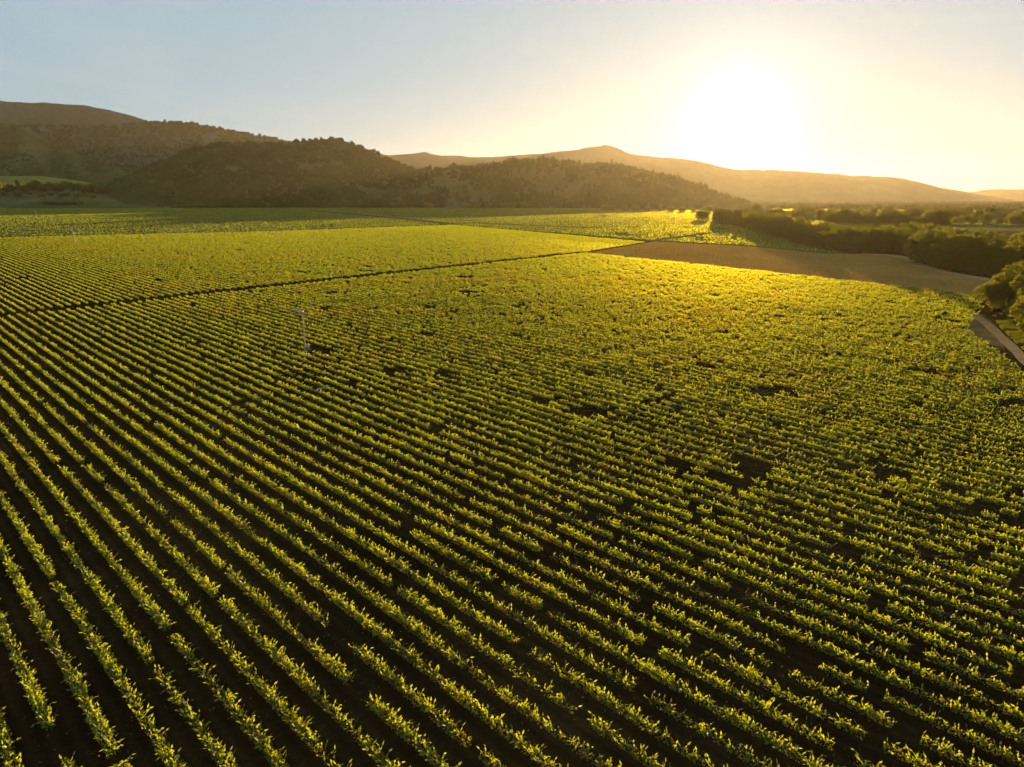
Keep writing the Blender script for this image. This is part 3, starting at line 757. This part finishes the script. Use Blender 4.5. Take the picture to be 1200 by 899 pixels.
# ------------------------------------------------------------ small houses far off
def house(px, py, w, d, h, rz, label, group=None):
    g = gp(px, py); o = empty('farmhouse', (g[0], g[1], float(G(g[1]))), rz); prop(o, label, 'house', group)
    m = MB(); m.box((0, 0, h / 2), (w, d, h)); wall = m.build('wall', M['wall'], o)
    m = MB(); e = .5; W, D, R_ = w / 2 + e, d / 2 + e, h + d * .32
    m.add([(-W, -D, h + .01), (W, -D, h + .01), (W, D, h + .01), (-W, D, h + .01), (-W, 0, R_), (W, 0, R_)], [(0, 1, 5, 4), (2, 3, 4, 5), (3, 2, 1, 0)])
    m.add([(-W, -D, h + .02), (-W, D, h + .02), (-W, 0, R_), (-W, 0, R_ - .01)], [(0, 1, 2, 3)]); m.add([(W, -D, h + .02), (W, 0, R_ - .01), (W, 0, R_), (W, D, h + .02)], [(0, 1, 2, 3)])
    m.build('roof', M['roof'], o)
    for k in (-1, 0, 1):
        m = MB(); m.box((k * w * .3, -d / 2 - .02, h * .5), (1.2, .08, 1.2)); m.build('window', M['glass'], o)
house(1089, 277.5, 12, 8, 4, .3, 'small white house among trees, the one nearest the end of the yellow field')
house(1097, 277, 9, 8, 4, -.4, 'small white house in the middle of the three by the grove')
house(1110, 279.5, 11, 8, 4.5, .1, 'small white house against the far edge of the dense grove')
house(1197, 258.5, 30, 14, 6, .2, 'long pale farm building at the right edge behind the crop strip')

# ------------------------------------------------------------ air
m, nt, out = new_mat('haze_air')
v = nt.nodes.new('ShaderNodeVolumePrincipled')
v.inputs['Color'].default_value = (1, .76, .50, 1); v.inputs['Density'].default_value = 2.0e-5
v.inputs['Anisotropy'].default_value = .62; v.inputs['Density Attribute'].default_value = ''
nt.links.new(v.outputs[0], out.inputs['Volume'])
mb = MB(); mb.box((0, 5500, 317), (28400, 16400, 648)); hz = mb.build('haze', m); prop(hz, 'thin golden haze filling the valley air', 'haze', kind='stuff')

# ------------------------------------------------------------ light, sky, camera
sun = bpy.data.lights.new('sun', 'SUN'); sun.energy = 5.0; sun.angle = math.radians(.55); sun.color = (1, .76, .34)
so = bpy.data.objects.new('sun', sun); C.objects.link(so)
sd = np.array([math.sin(SUN_AZ) * math.cos(SUN_EL), math.cos(SUN_AZ) * math.cos(SUN_EL), math.sin(SUN_EL)])
from mathutils import Vector
so.rotation_euler = Vector(sd).to_track_quat('Z', 'Y').to_euler()

w = bpy.data.worlds.new('World'); bpy.context.scene.world = w; w.use_nodes = True
nt = w.node_tree; nt.nodes.clear(); N = nt.nodes.new; L = nt.links.new
out = N('ShaderNodeOutputWorld'); bg = N('ShaderNodeBackground'); sky = N('ShaderNodeTexSky')
sky.sky_type = 'NISHITA'; sky.sun_disc = False; sky.sun_elevation = SUN_EL; sky.sun_rotation = SUN_AZ
sky.altitude = 0; sky.air_density = 1.0; sky.dust_density = 0.05; sky.ozone_density = 2.5
bg.inputs['Strength'].default_value = .15
sep = N('ShaderNodeSeparateColor'); comb = N('ShaderNodeCombineColor'); L(sky.outputs[0], sep.inputs[0])
for ch, ex, gain in ((0, .10, .93), (1, .12, 1.23), (2, .12, 1.43)):      # soft film-like range of the sky's brightness
    pw = N('ShaderNodeMath'); pw.operation = 'POWER'; pw.inputs[1].default_value = ex; L(sep.outputs[ch], pw.inputs[0])
    ml = N('ShaderNodeMath'); ml.operation = 'MULTIPLY'; ml.inputs[1].default_value = gain; L(pw.outputs[0], ml.inputs[0]); L(ml.outputs[0], comb.inputs[ch])
tc = N('ShaderNodeTexCoord'); mp = N('ShaderNodeMapping'); mp.inputs['Scale'].default_value = (2.2, 2.2, 9); mp.inputs['Rotation'].default_value = (.25, .1, .4)
L(tc.outputs['Generated'], mp.inputs['Vector'])
cn = N('ShaderNodeTexNoise'); cn.inputs['Scale'].default_value = 1.6; cn.inputs['Detail'].default_value = 7; cn.inputs['Roughness'].default_value = .6; cn.inputs['Distortion'].default_value = .6
L(mp.outputs[0], cn.inputs['Vector'])
cr = N('ShaderNodeMapRange'); cr.inputs['From Min'].default_value = .5; cr.inputs['From Max'].default_value = .78; cr.inputs['To Max'].default_value = .22
L(cn.outputs['Fac'], cr.inputs['Value'])
cm = N('ShaderNodeMix'); cm.data_type = 'RGBA'; L(cr.outputs[0], cm.inputs['Factor']); L(comb.outputs[0], cm.inputs['A']); cm.inputs['B'].default_value = (1.9, 1.85, 1.8, 1)
# the aureole of the low sun, by the angle from the sun's direction
dt = N('ShaderNodeVectorMath'); dt.operation = 'DOT_PRODUCT'; nv = N('ShaderNodeVectorMath'); nv.operation = 'NORMALIZE'
L(tc.outputs['Generated'], nv.inputs[0]); L(nv.outputs[0], dt.inputs[0]); dt.inputs[1].default_value = tuple(sd)
last = cm.outputs['Result']
for width, amp, col in ((.0010, 2.6, (1, .98, .94)), (.0035, .8, (1, .95, .88)), (.014, .3, (1, .90, .80))):
    a1 = N('ShaderNodeMath'); a1.operation = 'SUBTRACT'; L(dt.outputs['Value'], a1.inputs[0]); a1.inputs[1].default_value = 1.0
    a2 = N('ShaderNodeMath'); a2.operation = 'DIVIDE'; L(a1.outputs[0], a2.inputs[0]); a2.inputs[1].default_value = width
    a3 = N('ShaderNodeMath'); a3.operation = 'EXPONENT'; L(a2.outputs[0], a3.inputs[0])
    a4 = N('ShaderNodeVectorMath'); a4.operation = 'SCALE'; a4.inputs[0].default_value = tuple(c * amp for c in col); L(a3.outputs[0], a4.inputs['Scale'])
    ad = N('ShaderNodeVectorMath'); ad.operation = 'ADD'; L(last, ad.inputs[0]); L(a4.outputs[0], ad.inputs[1]); last = ad.outputs[0]
L(last, bg.inputs['Color']); L(bg.outputs[0], out.inputs['Surface'])

cam = bpy.data.cameras.new('camera'); cam.sensor_width = 36; cam.lens = 36 * F0 / 1200; cam.clip_start = .5; cam.clip_end = 60000
co = bpy.data.objects.new('camera', cam); C.objects.link(co); co.location = (0, 0, H); co.rotation_euler = (math.pi / 2 - PITCH, 0, 0)
sc = bpy.context.scene; sc.camera = co
sc.view_settings.view_transform = 'Standard'; sc.view_settings.look = 'None'; sc.view_settings.exposure = 1.3; sc.view_settings.gamma = 1
sc.render.engine = 'CYCLES'; cy = sc.cycles
cy.max_bounces = 5; cy.diffuse_bounces = 2; cy.glossy_bounces = 1; cy.transmission_bounces = 3; cy.volume_bounces = 0; cy.transparent_max_bounces = 4
cy.use_adaptive_sampling = True; cy.adaptive_threshold = .02; cy.use_denoising = True; cy.denoising_prefilter = 'NONE'; cy.denoising_input_passes = 'RGB_ALBEDO'
cy.caustics_reflective = False; cy.caustics_refractive = False
